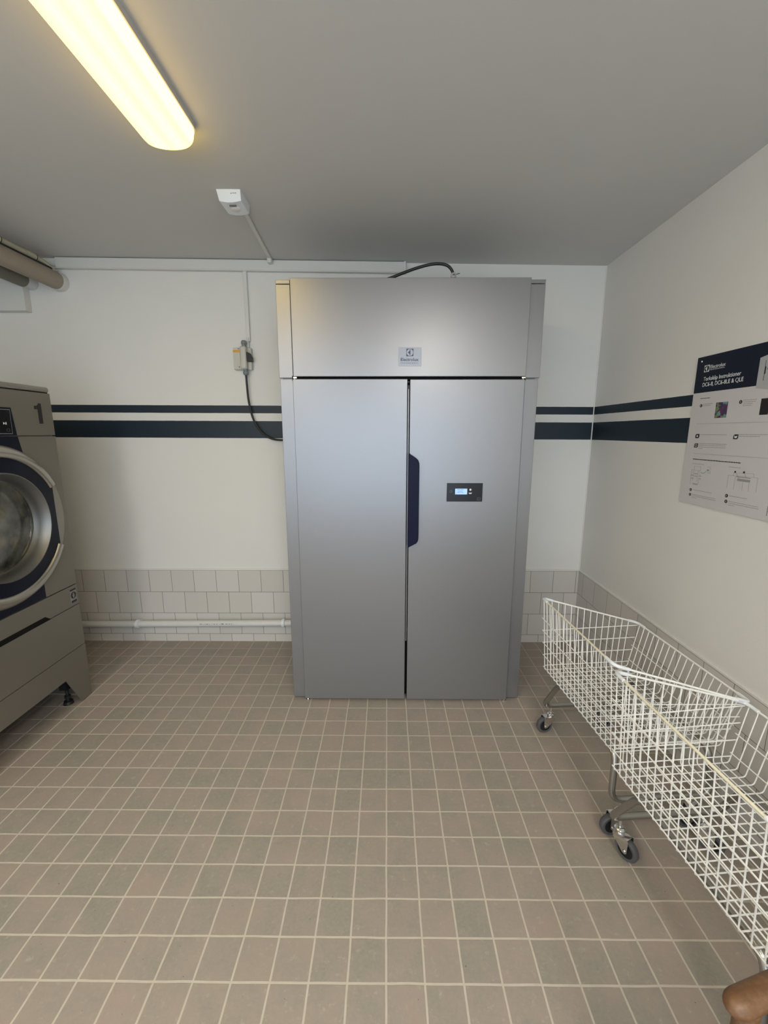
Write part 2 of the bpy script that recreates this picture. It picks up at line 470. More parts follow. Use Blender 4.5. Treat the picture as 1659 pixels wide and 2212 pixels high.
obj('top_panel', B(-.4285, .6315, -.640, -.600, 1.6455, 2.0605, .002), M_silver, cab)
obj('gap_strip', B(CX0-.004, CX1+.004, -.630, -.598, 1.628, 1.650), M_gap, cab)
dl = obj('door', B(CX0, .0935, -.640, -.602, .012, 1.6345, .002), M_silver, cab)
dr = obj('door', B(.1055, CX1-.0005, -.640, -.602, .010, 1.6330, .002), M_silver, cab)
bm = new(); box(bm, .0945, .1045, -.622, -.600, .03, 1.622); obj('door_gap', bm, M_gap, cab)
bm = new(); box(bm, .0965, .1018, -.634, -.622, .34, 1.592, .001); obj('sealing_strip', bm, M_silver, cab)
obj('latch_block', B(.0955, .1035, -.636, -.622, 1.592, 1.607), M_black, cab)
fn = lambda u, v, d: (u, d, v)
hp = [(.1015, 1.300), (.136, 1.277), (.146, 1.268), (.1515, 1.254), (.1525, 1.24), (.1530, .892), (.151, .878), (.144, .866), (.1015, .843)]
bm = new(); prism(bm, hp, fn, -.640, -.664, .0025); obj('door_handle', bm, M_navy, dr)
cp = obj('control_panel', B(.2865, .4570, -.6435, -.640, 1.0685, 1.1575, .0008), M_glassblk, dr)
tg = obj('display', B(.326, .3835, -.6441, -.6434, 1.1035, 1.131), M_lcd, cp) if False else obj('display', B(.326, .3835, -.6441, -.6434, 1.1035, 1.131), M_lcd, dr)
bm = new()
for z, x0, x1 in ((1.1262, .335, .349), (1.1262, .351, .366), (1.119, .338, .362), (1.1125, .335, .352), (1.1125, .355, .366), (1.107, .329, .333)):
    box(bm, x0, x1, -.6444, -.6440, z-.0008, z+.0008)
obj('display_marks', bm, M_lcdink, dr)
bm = new(); lathe(bm, [(0, -.6446), (.0050, -.6446), (.0050, -.6434)], (.3985, 0, 1.1262), 'y', 20); obj('button', bm, M_icon, dr)
half = [(.3985+.0078*math.cos(a), 1.1115+.0078*math.sin(a)*.75) for a in [PI + PI*k/12 for k in range(13)]]
bm = new(); prism(bm, half, fn, -.6434, -.6446); obj('button', bm, M_icon, dr)
bm = new(); lathe(bm, [(.0044, -.6434), (.0044, -.6444), (.0062, -.6444), (.0062, -.6434)], (.3063, 0, 1.1180), 'y', 24); obj('ring_symbol', bm, M_icong, dr)
bm = new()
for a in ((.4325, .4485, 1.0755, 1.0765), (.4325, .4485, 1.0875, 1.0885), (.4325, .4335, 1.0755, 1.0885), (.4475, .4485, 1.0755, 1.0885), (.437, .444, 1.081, 1.0818)):
    box(bm, a[0], a[1], -.6442, -.6434, a[2], a[3])
obj('square_symbol', bm, M_icong, dr)
# badge
pl = obj('badge', B(.0505, .1550, -.6410, -.6400, 1.690, 1.771, .0003), M_plaque, cab)
def emblem(cx, cz, s, put, ink, ground, parent, name='emblem'):
    """square mark: disc with a wedge and a lens; put(u, v, d)"""
    bm = new(); h = s/2; circ = [(cx+h*.90*math.cos(a), cz+h*.90*math.sin(a)) for a in [2*PI*k/40 for k in range(40)]]
    prism(bm, [(cx-h, cz-h), (cx+h, cz-h), (cx+h, cz+h), (cx-h, cz+h)], put, 0, .0004)
    obj(name+'_ground', bm, ink, parent)
    bm = new(); prism(bm, circ, put, .0004, .0007); obj(name+'_disc', bm, ground, parent)
    bm = new(); p = []
    for k in range(9): p.append((cx+h*(.05+.12*math.cos(-PI/2+PI*k/8)), cz+h*.92*math.sin(-PI/2+PI*k/8)))
    p += [(cx-h*.02, cz+h*.62), (cx-h*.18, cz+h*.30), (cx-h*.62, cz+h*.02), (cx-h*.62, cz-h*.02), (cx-h*.18, cz-h*.30), (cx-h*.02, cz-h*.62)]
    prism(bm, p, put, .0007, .001); obj(name+'_mark', bm, ink, parent)
cabf = lambda u, v, d: (u, -.6410-d, v)
emblem(.1025, 1.7492, .0325, cabf, M_ink, M_plaque, pl)
obj('lettering', text_bm('Electrolux', .0195, lambda u, v, d: (.0615+u, -.6411-d, 1.7125+v), .0805, .0002), M_ink, pl)
obj('lettering', text_bm('PROFESSIONAL', .0062, lambda u, v, d: (.0620+u, -.6411-d, 1.7015+v), .0795, .0001, spacing=1.8), M_ink, pl)
# feet and small hinges
for x in (CX0+.015, CX1-.008):
    bm = new(); cyl(bm, (x, -.628, 0), (x, -.628, .006), .011, 16); cyl(bm, (x, -.628, .006), (x, -.628, .014), .006, 12)
    obj('foot', bm, M_chrome, cab, smooth=35)
for x in (-.47, .67):
    for yy in (-.5, -.15): obj('foot', cyl(new(), (x, yy, 0), (x, yy, .013), .012, 16), M_black, cab, smooth=35)
for x in (CX0+.010, CX1-.006):
    bm = new(); box(bm, x-.009, x+.009, -.637, -.62, 1.6365, 1.6455, .002); cyl(bm, (x-.002, -.632, 1.634), (x-.002, -.632, 1.648), .003, 10)
    obj('hinge', bm, M_chrome, cab)

# black supply cable looping out of the top of the cabinet
cb = thing('power_cable', 'thick black cable looping over the top of the drying cabinet', 'cable', (.3, -.58, 2.06))
bm = new(); pts = []
pts = [(-.12, -.50, 2.064), (-.05, -.54, 2.072), (.018, -.58, 2.080), (.070, -.58, 2.099), (.132, -.58, 2.1195), (.194, -.58, 2.1345), (.241, -.58, 2.1365), (.272, -.58, 2.128), (.290, -.58, 2.110), (.296, -.58, 2.092)]
tube(bm, smooth_path(pts, 6), .0064, 12); obj('cable', bm, M_black, cb, smooth=60)
bm = new(); lathe(bm, [(.0, 0), (.0125, 0), (.0125, .016), (.0105, .018), (.0105, .024), (.0125, .026), (.0125, .040), (.0090, .046), (.0, .046)], (.298, -.58, 2.0525), 'z', 18)
obj('cable_gland', bm, M_plgland, cb, smooth=30)
bm = new(); cyl(bm, (.309, -.592, 2.090), (.324, -.596, 2.092), .0022, 8); box(bm, .292, .303, -.5935, -.5915, 2.085, 2.092); obj('gland_screw', bm, M_icong, cb)

# ------------------------------------------------------------------ pipe low on the back wall
pw = thing('waste_pipe', 'white plastic pipe running low along the tiled back wall behind the cabinet', 'pipe', (-1.2, -.04, .14))
PR = .021
bm = new(); cyl(bm, (-2.40, -.040, .136), (.55, -.040, .1645), PR, 24); obj('pipe', bm, M_pvc, pw, smooth=50)
for x in (-1.655, -.685):
    z = .136 + (x+2.40)*.00966
    bm = new(); lathe(bm, [(PR+.001, -.009), (PR+.007, -.009), (PR+.007, .009), (PR+.001, .009)], (x, -.04, z), 'x', 28)
    box(bm, x-.007, x+.007, -.018, YB-.004, z-.010, z+.010, .001)
    obj('pipe_clamp', bm, M_pvc2, pw, smooth=35)
bm = new(); x = -1.235
for i, w in enumerate([.018, .006, .020, .006, .006, .015, .010, .004, .012, .004, .016, .010, .008, .003]):
    z = .136 + (x+2.40)*.00966
    box(bm, x, x+w, -.0408-PR, -.039-PR, z+.003, z+.0058); x += w + (.0055 if i % 3 else .009)
box(bm, -1.085, -1.079, -.0410-PR, -.039-PR, .1505, .1565)
obj('printed_marks', bm, M_icong, pw)

# ------------------------------------------------------------------ cable trunking, conduit and isolator switch
def sloped_box(x0, x1, y0, y1, top0, h, bev=.002):
    bm = new(); box(bm, x0, x1, y0, y1, 0, h, bev)
    for v in bm.verts: v.co.z += ceil_z(v.co.x) - top0 - h
    return bm
tr = thing('cable_trunking', 'long white cable trunking along the top of the back wall under the ceiling', 'trunking', (-.9, -.01, 2.33))
obj('trunking_channel', sloped_box(-1.905, .100, YB-.026, YB+.002, .003, .058), M_trunk, tr)
bm = sloped_box(-1.903, .098, YB-.0285, YB-.024, .006, .050, .001); obj('trunking_lid', bm, M_trunk, tr)
obj('end_cap', sloped_box(.094, .107, YB-.0305, YB+.002, .001, .062), M_trunk, tr)
vc = thing('wall_conduit', 'narrow white vertical conduit from trunking down to isolator switch', 'conduit', (-.823, -.01, 2.1))
bm = new(); box(bm, -.834, -.812, YB-.016, YB+.002, 1.925, 2.312, .003); obj('channel', bm, M_trunk, vc)
bm = new(); cyl(bm, (-.8245, -.012, 1.885), (-.8225, -.013, 1.945), .0045, 8); obj('cable', bm, M_pvc, vc)

sw = thing('isolator_switch', 'cream plastic isolator switch box with orange sticker on the back wall', 'switch', (-.86, -.02, 1.82))
obj('base_box', B(-.913, -.806, YB-.030, YB+.002, 1.762, 1.886, .004), M_offw, sw)
obj('cover_plate', B(-.9115, -.868, YB-.034, YB-.029, 1.766, 1.884, .0015), M_offw, sw)
bm = new(); box(bm, -.866, -.826, YB-.062, YB+.0, 1.762, 1.892, .012, 4); obj('housing', bm, M_offw, sw, smooth=40)
bm = new(); prism(bm, [(-.826, 1.86), (-.808, 1.853), (-.800, 1.838), (-.796, 1.83), (-.796, 1.806), (-.826, 1.806)], fn, -.052, -.016, .002); obj('rotary_knob', bm, M_black, sw)
obj('warning_sticker', B(-.9115, -.870, YB-.0352, YB-.0338, 1.860, 1.873), M_orange, sw)
for z in (1.880, 1.777): obj('screw', lathe(new(), [(0, -.0362), (.0028, -.0362), (.0034, -.034)], (-.879, YB, z), 'y', 12), M_icong, sw)
for z0, z1, x in ((1.892, 1.926, -.843), (1.730, 1.762, -.841)):
    bm = new(); up = z0 > 1.85
    prof = [(0, 0), (.013, 0), (.013, .012), (.0165, .014), (.0165, .026), (.011, .034), (0, .034)]
    if not up: prof = [(r, .034-h) for r, h in prof]
    lathe(bm, prof, (x, YB-.036, z0), 'z', 12); obj('cable_gland', bm, M_grey_pl, sw, smooth=30)
wc = thing('wall_cable', 'black cable hanging from isolator switch and curving behind the cabinet', 'cable', (-.8, -.03, 1.5))
bm = new(); tube(bm, smooth_path([(-.841, -.030, 1.735), (-.8395, -.028, 1.66), (-.838, -.024, 1.60), (-.832, -.020, 1.545), (-.819, -.020, 1.485), (-.797, -.020, 1.435), (-.764, -.022, 1.392), (-.724, -.026, 1.364), (-.680, -.030, 1.351), (-.62, -.034, 1.349), (-.55, -.036, 1.352), (-.47, -.036, 1.36)], 6), .0062, 12)
obj('cable', bm, M_black, wc, smooth=60)

# ------------------------------------------------------------------ sensor box on the ceiling with its conduit
sn = thing('ceiling_sensor', 'small white sensor box fixed to the ceiling left of the cabinet', 'sensor', (-.645, -.66, 2.33))
cz = ceil_z(-.645)
bm = new()
X0, X1, Yf, Yb = -.696, -.598, -.705, -.600
top = [(X0, Yf-.015, cz), (X1, Yf-.015, cz), (X1, Yb, cz), (X0, Yb, cz)]
front_low = [(X0+.004+(X1-X0-.008)*k/8, Yf+.0, cz-.034-.006*math.sin(PI*k/8)) for k in range(9)]
back_low = [(X0+.004+(X1-X0-.008)*k/8, Yb, cz-.034-.006*math.sin(PI*k/8)) for k in range(9)]
tf = [bm.verts.new((X0+(X1-X0)*k/8, Yf-.018, cz)) for k in range(9)]; tb = [bm.verts.new((X0+(X1-X0)*k/8, Yb, cz)) for k in range(9)]
lf = [bm.verts.new(p) for p in front_low]; lb = [bm.verts.new(p) for p in back_low]
for k in range(8):
    bm.faces.new((tf[k], tf[k+1], lf[k+1], lf[k])); bm.faces.new((lf[k], lf[k+1], lb[k+1], lb[k])); bm.faces.new((lb[k], lb[k+1], tb[k+1], tb[k])); bm.faces.new((tb[k], tb[k+1], tf[k+1], tf[k]))
bm.faces.new((tf[0], lf[0], lb[0], tb[0])); bm.faces.new((tf[8], tb[8], lb[8], lf[8]))
obj('housing', bm, M_pvc2, sn)
bm = new(); t = bmesh.new(); bmesh.ops.create_uvsphere(t, u_segments=20, v_segments=10, radius=1)
bmesh.ops.scale(t, vec=(.022, .020, .009), verts=t.verts); bmesh.ops.translate(t, vec=(-.642, -.655, cz-.040), verts=t.verts); join(bm, t)
obj('lens', bm, M_pvc, sn, smooth=60)
obj('slot', B(-.658, -.630, -.686, -.680, cz-.044, cz-.039), M_icong, sn)
bm = new(); box(bm, -.6395, -.6365, Yf-.013, Yf-.0085, cz-.014, cz-.008); 
for k in range(4): box(bm, -.633+k*.0042, -.6298+k*.0042, Yf-.013, Yf-.0088, cz-.0125, cz-.0095)
obj('printed_mark', bm, M_icong, sn)
cc = thing('ceiling_conduit', 'thin white conduit on the ceiling from sensor box to trunking', 'conduit', (-.66, -.33, 2.36))
bm = new(); 
for a, b in (((-.632, -.602), (-.664, -.028)),):
    d = Vector((b[0]-a[0], b[1]-a[1], 0)); ang = math.atan2(d.y, d.x)
    t = new(); box(t, 0, d.length, -.009, .009, -.010, 0, .003); t.transform(Matrix.Translation((a[0], a[1], ceil_z(-.65)-.000)) @ Matrix.Rotation(ang, 4, 'Z')); join(bm, t)
obj('channel', bm, M_trunk, cc)
bm = new(); box(bm, -.678, -.652, -.060, YB-.0265, ceil_z(-.66)-.0295, ceil_z(-.66)-.001, .006); obj('elbow', bm, M_trunk, cc)

# ------------------------------------------------------------------ ceiling lamps
def lamp(name, label, xc, y0, y1, hw, m_diff, depth=.064, group='ceiling lamps'):
    zc = ceil_z(xc+hw)
    t = thing(name, label, 'lamp', (xc, (y0+y1)/2, zc), group=group)
    def outline(w, ex, n=14):
        p = []
        for k in range(n+1):
            a = PI*k/n; p.append((xc+w*math.cos(a)*1.0, y1-ex+ex*math.sin(a)**.8 if True else 0))
        for k in range(n+1):
            a = PI+PI*k/n; p.append((xc+w*math.cos(a), y0+ex-ex*abs(math.sin(a))**.8))
        return p
    bm = new(); prism(bm, outline(hw+.004, .055), lambda u, v, d: (u, v, d), zc-.020, ceil_z(xc-hw)+.001); obj('base_plate', bm, M_lampbase, t)
    bm = new(); lev = []
    for k in range(8):
        a = PI/2*k/7; f = math.cos(a)**.55 if k < 7 else .0; z = zc-.020-(depth-.020)*math.sin(a)
        w = hw*(.55+.45*f) if k < 7 else hw*.45; e = .055*(.5+.5*f)
        o = outline(w, e); sh = (1-f)*.03
        lev.append([bm.verts.new((u, (v-sh if v > (y0+y1)/2 else v+sh), z)) for u, v in o])
    n = len(lev[0])
    for i in range(len(lev)-1):
        for k in range(n): bm.faces.new((lev[i][k], lev[i][(k+1) % n], lev[i+1][(k+1) % n], lev[i+1][k]))
    bm.faces.new(lev[-1]); bm.faces.new(lev[0][::-1])
    obj('diffuser', bm, m_diff, t, smooth=45)
    return t
lamp('ceiling_lamp', 'long lit ceiling lamp with rounded diffuser above the washing machine side', -.700, -2.34, -1.055, .083, M_lamp)
lamp('ceiling_lamp', 'long unseen ceiling lamp added behind the viewer on the left as fill light', -1.3, -4.2, -3.0, .20, M_fill_r)  # out of view, added to brighten the room
lamp('ceiling_lamp', 'long unseen ceiling lamp added behind the viewer on the right as fill light', .45, -4.25, -2.98, .20, M_fill_r)  # second added lamp out of view, more fill for the room

# ------------------------------------------------------------------ pipes and ducts at upper left
def duct(name, label, cat, x, z, r, m, y1, cap_m=None, cap_r=None, y0=-4.3):
    t = thing(name, label, cat, (x, (y0+y1)/2, z), group='lagged ducts at upper left')
    bm = new(); cyl(bm, (x, y0, z), (x, y1, z), r, 32); obj('lagging', bm, m, t, smooth=50)
    if cap_m:
        bm = new(); lathe(bm, [(0, 0), (cap_r, 0), (cap_r, -.012), (cap_r*.99, y1-YB-.001), (0, y1-YB-.001)], (x, YB, z), 'y', 32); obj('wall_collar', bm, cap_m, t, smooth=40)
    return t
duct('lagged_duct', 'thick beige lagged duct under the ceiling at upper left', 'duct', -1.905, 2.253, .047, M_duct, -.032, M_pvc, .050)
duct('lagged_duct', 'olive lagged duct hanging lower and further left than the beige one', 'duct', -2.075, 2.250, .040, M_duct2, -.060, M_pvc, .038)
tp = thing('ceiling_pipe', 'thin cream pipe with couplings above the beige lagged duct', 'pipe', (-1.93, -1.5, 2.345))
bm = new(); cyl(bm, (-1.945, -4.3, 2.345), (-1.945, -.10, 2.345), .0145, 18); tube(bm, smooth_path([(-1.945, -.10, 2.345), (-1.943, -.05, 2.340), (-1.935, -.02, 2.325), (-1.925, YB, 2.316)], 5), .012, 14)
obj('pipe', bm, M_pipe_c, tp, smooth=50)
for y in (-.365, -.145, -1.2):
    bm = new(); lathe(bm, [(.0148, -.030), (.0175, -.030), (.0175, .030), (.0148, .030)], (-1.945, y, 2.345), 'y', 20); obj('coupling', bm, M_pipe_c, tp, smooth=35)
    bm = new(); lathe(bm, [(.0148, -.002), (.0182, -.002), (.0182, .002), (.0148, .002)], (-1.945, y+.031, 2.345), 'y', 20); obj('clip_ring', bm, M_black, tp, smooth=35)
bc = thing('dark_gap_strip', 'black strip filling the dark gap between cream pipe and beige lagged duct', 'cable', (-1.93, -1.5, 2.31))
bm = new(); cyl(bm, (-1.932, -4.3, 2.314), (-1.928, -.03, 2.314), .011, 12); obj('cable', bm, M_black, bc, smooth=50)  # round black strip added to fill the dark gap below the cream pipe
wl = thing('thin_cables', 'bundle of thin white cables between cream pipe and trunking end', 'cables', (-1.93, -.01, 2.36))
for k in range(3):
    bm = new(); tube(bm, smooth_path([(-1.995+.01*k, -.012, 2.352-.006*k), (-1.955, -.018, 2.350-.010*k), (-1.925, -.014, 2.342-.013*k), (-1.903, -.010, 2.338-.013*k)], 5), .0034, 8); obj('cable', bm, M_pvc, wl, smooth=50)
bx = thing('wall_box', 'white box casing on the back wall under the lagged ducts', 'casing', (-2.2, -.02, 2.15))
obj('casing', B(-2.44, -2.097, YB-.045, YB+.002, 2.090, 2.30, .002), M_trunk, bx)

# ------------------------------------------------------------------ washing machine on the left
MX = -1.600; MY1, MY0 = -.588, -1.318; MYC = -.953
wm = thing('washing_machine', 'large grey front-loading machine numbered 1 with round steel-rimmed door', 'washing machine', (-1.95, MYC, 0))
obj('body', B(-2.36, MX-.012, MY0+.004, MY1-.004, .176, 1.572, .003), M_machine, wm)
def face(x0, x1, z0, z1, m, name, bev=.0015, d=MX):   # x0,x1 are world y limits
    return obj(name, B(d-.014, d, x0, x1, z0, z1, bev), m, wm)
def yz(u, v, d): return (d, u, v)
bm = new(); prism(bm, [(MY0, 1.3815), (MY1, 1.3815), (MY1, 1.574), (MY0, 1.574)], yz, MX-.014, MX, .0015); fas = obj('fascia', bm, M_machine, wm)
bm = new(); box(bm, -2.36, MX+.001, MY0-.002, MY1+.002, 1.577, 1.603, .012, 4); obj('top_cover', bm, M_machine_l, wm, smooth=40)
bm = new(); box(bm, MX-.016, MX-.010, MY0, MY1, 1.572, 1.579); obj('seam', bm, M_seam, wm)
fp = face(MY0, MY1, .6325, 1.3765, M_machine, 'front_panel')
face(MY0, MY1, .5235, .6280, M_machine, 'service_strip')
bm = new(); prism(bm, [(MY0, .300), (MY1, .300), (MY1, .5205), (MY0, .5205)], yz, MX-.014, MX, .001); obj('lower_panel', bm, M_machine, wm)
# plinth with two feet and a raised middle
LG = .072; FL = .155
pp = [(MY1, .297), (MY1, .006), (MY1-LG, .006), (MY1-FL, .174), (MY0+FL, .174), (MY0+LG, .006), (MY0, .006), (MY0, .297)]
bm = new(); prism(bm, pp, yz, MX-.006, MX-.0005); obj('plinth', bm, M_machine, wm)
bm = new(); box(bm, -2.35, MX-.008, MY1-.010, MY1-.004, .006, .18); obj('plinth_side', bm, M_machine, wm)
obj('plinth_side', B(-2.35, MX-.008, MY0+.004, MY0+.010, .006, .18), M_machine, wm)
for y in (MY1-.085, MY0+.085):
    for x in (-1.665, -2.28):
        bm = new(); cyl(bm, (x, y, 0), (x, y, .016), .024, 20, .020); cyl(bm, (x, y, .016), (x, y, .09), .008, 12); box(bm, x-.02, x+.02, y-.022, y+.022, .088, .178)
        cyl(bm, (x, y, .035), (x, y, .047), .015, 6); obj('levelling_foot', bm, M_black, wm, smooth=35)
# dark handle slot under the service strip
bm = new(); ys = MY1-.187; ye = MY0+.187
prism(bm, [(ys+.0, .5205), (ys-.032, .5445), (ye+.032, .5445), (ye, .5205)], yz, MX-.002, MX+.0008); obj('grip_recess', bm, M_seam, wm)
# navy centre column behind the door and black display in the fascia
hw = .148
bm = new(); prism(bm, [(MYC-hw+.008, 1.498), (MYC+hw-.008, 1.498), (MYC+hw+.003, 1.3815), (MYC-hw-.003, 1.3815)], yz, MX-.002, MX+.0012); dsp = obj('display_surround', bm, M_navyd, fas)
bm = new(); prism(bm, [(MYC-hw-.004, 1.3765), (MYC+hw+.004, 1.3765), (MYC+.167, 1.30), (MYC+.169, 1.02), (MYC-.169, 1.02), (MYC-.167, 1.30)], yz, MX-.002, MX+.0012); obj('navy_panel', bm, M_navyd, wm)
bm = new(); prism(bm, [(MYC+.169, 1.02), (MYC+.169, .634), (MYC-.169, .634), (MYC-.169, 1.02)], yz, MX-.002, MX+.0012); obj('navy_panel', bm, M_navyd, wm)
bm = new(); prism(bm, [(-1.068, 1.490), (-.820, 1.490), (-.8235, 1.388), (-1.065, 1.388)], yz, MX, MX+.0020); dpf = obj('display_frame', bm, M_sticker, fas)
bm = new(); prism(bm, [(-1.066, 1.4875), (-.8225, 1.4875), (-.8258, 1.3905), (-1.063, 1.3905)], yz, MX, MX+.0026); obj('display', bm, M_glassblk, fas)
bm = new(); prism(bm, [(-.8615, 1.4365), (-.8615, 1.4265), (-.8545, 1.4315)], yz, MX+.0024, MX+.0032)
for u in (-.8525, -.8485): prism(bm, [(u, 1.4365), (u, 1.4265), (u+.002, 1.4265), (u+.002, 1.4365)], yz, MX+.0024, MX+.0032)
obj('play_symbol', bm, M_icon, fas)
bm = new()
for a in ((-.850, -.836, 1.3985, 1.3995), (-.850, -.836, 1.4085, 1.4095), (-.850, -.849, 1.3985, 1.4095), (-.837, -.836, 1.3985, 1.4095)):
    box(bm, MX+.0024, MX+.0032, a[0], a[1], a[2], a[3])
obj('square_symbol', bm, M_icong, fas)
# the number 1
bm = new(); prism(bm, [(-.672, 1.434), (-.650, 1.434), (-.650, 1.5255), (-.664, 1.5255), (-.669, 1.518), (-.676, 1.514), (-.690, 1.513), (-.690, 1.498), (-.672, 1.498)], yz, MX-.0005, MX+.0008)
obj('number_one', bm, M_pblack, fas)
# sticker on the service strip
st = obj('sticker', B(MX-.0005, MX+.0007, -.641, -.600, .540, .613), M_sticker, wm)
bm = new(); lathe(bm, [(0, .0011), (.0180, .0011), (.0180, .0004)], (MX, -.6205, .579), 'x', 28); obj('round_mark', bm, M_pblack, wm)
obj('sticker_print', B(MX+.0004, MX+.0011, -.640, -.601, .603, .6125), M_pblack, wm)
obj('sticker_print', B(MX+.0004, MX+.0011, -.638, -.603, .541, .553), M_pblack, wm)
bm = new(); lathe(bm, [(0, .0016), (.0035, .0016), (.0035, .001)], (MX, -.6205, .589), 'x', 12)
prism(bm, [(-.6255, .584), (-.6155, .584), (-.6145, .576), (-.618, .570), (-.6165, .565), (-.6245, .565), (-.623, .570), (-.6265, .576)], yz, MX+.001, MX+.0016); obj('sticker_symbol', bm, M_sticker, wm)
# door
DZ = 1.006; DY = -.957
CH = .272                      # chord distance of the grip cut-out
RO, RN = .341, .288
aC = math.acos(CH/RO)
door = obj('door_plate', lathe(new(), [(.2265, .0015), (RO-.002, .0015), (RO-.0005, .004), (RO-.004, .010), (.2265, .010), (.2265, .0015)], (MX, DY, DZ), 'x', 96), M_machine_l, wm, smooth=40)
# silver ring, open at the grip side: angles measured from +y; the opening faces the back wall
ga = math.radians(27.5)
ring = []
def ringprof(): return [(RN, .010), (RN+.002, .030), (RN+.010, .036), (RN+.030, .033), (RO-.008, .022), (RO, .010)]
bm = lathe(new(), ringprof(), (MX, DY, DZ), 'x', 110, ga, 2*PI-ga)
obj('door_rim', bm, M_dring, door, smooth=50)
# navy ring with the straight grip edge
bm = new(); poly = []
RN2 = .306; a0 = math.acos(CH/RN2)
def ring_pts(R, a0, a1, n): return [(DY+R*math.cos(a0+(a1-a0)*k/n), DZ+R*math.sin(a0+(a1-a0)*k/n)) for k in range(n+1)]
outer = ring_pts(RN2, a0, math.radians(40), 8) + ring_pts(RN, math.radians(42), 2*PI-math.radians(42), 100) + ring_pts(RN2, 2*PI-math.radians(40), 2*PI-a0, 8)
hc = RN2*math.sin(a0); outer += [(DY+CH, DZ-hc+2*hc*k/24) for k in range(1, 24)]
no = len(outer); innr = []
for (y, z) in outer:
    a = math.atan2(z-DZ, y-DY); innr.append((DY+.2265*math.cos(a), DZ+.2265*math.sin(a)))
vf = [bm.verts.new((MX+.026, y, z)) for y, z in outer]; vi = [bm.verts.new((MX+.030, y, z)) for y, z in innr]; vb = [bm.verts.new((MX+.008, y, z)) for y, z in outer]; vj = [bm.verts.new((MX+.008, y, z)) for y, z in innr]
for k in range(no):
    j = (k+1) % no
    bm.faces.new((vf[k], vf[j], vi[j], vi[k])); bm.faces.new((vf[k], vf[j], vb[j], vb[k])); bm.faces.new((vi[k], vi[j], vj[j], vj[k])); bm.faces.new((vb[k], vb[j], vj[j], vj[k]))
obj('door_bezel', bm, M_navyd, door, smooth=35)
bm = lathe(new(), [(.2275, .028), (.2275, .036), (.222, .038), (.212, .022), (.205, .0), (.200, -.030), (.196, -.034)], (MX, DY, DZ), 'x', 80); obj('window_ring', bm, M_drumst, door, smooth=50)
bm = lathe(new(), [(.197, -.030), (.201, -.030), (.201, -.026), (.197, -.026), (.197, -.030)], (MX, DY, DZ), 'x', 80); obj('window_edge', bm, M_chrome, door, smooth=50)
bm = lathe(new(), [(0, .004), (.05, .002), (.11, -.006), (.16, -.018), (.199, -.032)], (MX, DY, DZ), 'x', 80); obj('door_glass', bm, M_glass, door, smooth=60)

# round opening for the recessed door window
def cut(o, bm):
    me = bpy.data.meshes.new('cutter'); bmesh.ops.recalc_face_normals(bm, faces=bm.faces[:]); bm.to_mesh(me); bm.free()
    c = bpy.data.objects.new('cutter', me); COL.objects.link(c); c.matrix_world = WM[o]
    mod = o.modifiers.new('cut', 'BOOLEAN'); mod.operation = 'DIFFERENCE'; mod.solver = 'EXACT'; mod.object = c
    bpy.context.view_layer.update(); dg = bpy.context.evaluated_depsgraph_get()
    nm = bpy.data.meshes.new_from_object(o.evaluated_get(dg)); o.modifiers.clear(); o.data = nm
    bpy.data.objects.remove(c)
for o in [q for q in bpy.data.objects if q.parent == wm and q.name.split('.')[0] in ('body', 'front_panel', 'navy_panel')]:
    bm = lathe(new(), [(0, -.045), (.2262, -.045), (.2262, .02), (0, .02)], (MX, DY, DZ), 'x', 80); bm.transform(WM[o].inverted()); cut(o, bm)

# ------------------------------------------------------------------ poster on the right wall
PX = XR-.0035; PY = -.843; PZ0, PZ1, PW = 1.105, 1.690, .445
def pf(u, v, d): return (PX-d, PY-u, v)
ps = thing('instruction_poster', 'white instruction poster with navy header fixed to the right wall', 'poster', (XR-.002, -1.06, 1.4))
bm = new(); prism(bm, [(0, PZ0), (PW, PZ0), (PW, PZ1), (0, PZ1)], pf, -.0045, 0); obj('board', bm, M_poster, ps)
bm = new(); prism(bm, [(0.0005, 1.551), (PW, 1.551), (PW, PZ1), (0.0005, PZ1)], pf, 0, .0004); obj('header_band', bm, M_posternavy, ps)
pe = lambda u, v, d: pf(u, v, d+.0004)
emblem(.0565, 1.6418, .026, pe, M_icon, M_posternavy, ps)
obj('lettering', text_bm('Electrolux', .0185, lambda u, v, d: pf(.074+u, 1.6395+v, .0005+d), .075, .0001), M_icon, ps)
obj('lettering', text_bm('PROFESSIONAL', .0062, lambda u, v, d: pf(.0745+u, 1.6325+v, .0005+d), .073, .0001, spacing=1.8), M_icon, ps)
obj('title_lettering', text_bm('Torkskåp Instruktioner', .0215, lambda u, v, d: pf(.046+u, 1.5955+v, .0005+d), .181, .00015), M_icon, ps)
obj('title_lettering', text_bm('DC6-8, DC6-8LE & QLE', .0215, lambda u, v, d: pf(.045+u, 1.5735+v, .0005+d), .195, .00015), M_icon, ps)
# picture of a cabinet in the header
bm = new(); prism(bm, [(.298, 1.543), (.352, 1.534), (.388, 1.546), (.388, 1.645), (.352, 1.652), (.298, 1.642)], pf, .0004, .0008); obj('cabinet_picture', bm, M_plgrey, ps)
bm = new(); prism(bm, [(.322, 1.565), (.3235, 1.565), (.3235, 1.63), (.322, 1.63)], pf, .0008, .0011); prism(bm, [(.322, 1.585), (.3265, 1.587), (.3265, 1.61), (.322, 1.612)], pf, .0008, .0012); prism(bm, [(.333, 1.600), (.3475, 1.6005), (.3475, 1.606), (.333, 1.6055)], pf, .0008, .0012)
obj('cabinet_picture_detail', bm, M_pblack, ps)
def rects(name, L, m, d=.0005):
    bm = new()
    for u0, v0, u1, v1 in L: prism(bm, [(u0, v0), (u1, v0), (u1, v1), (u0, v1)], pf, 0, d)
    return obj(name, bm, m, ps)
rnd = random.Random(3)
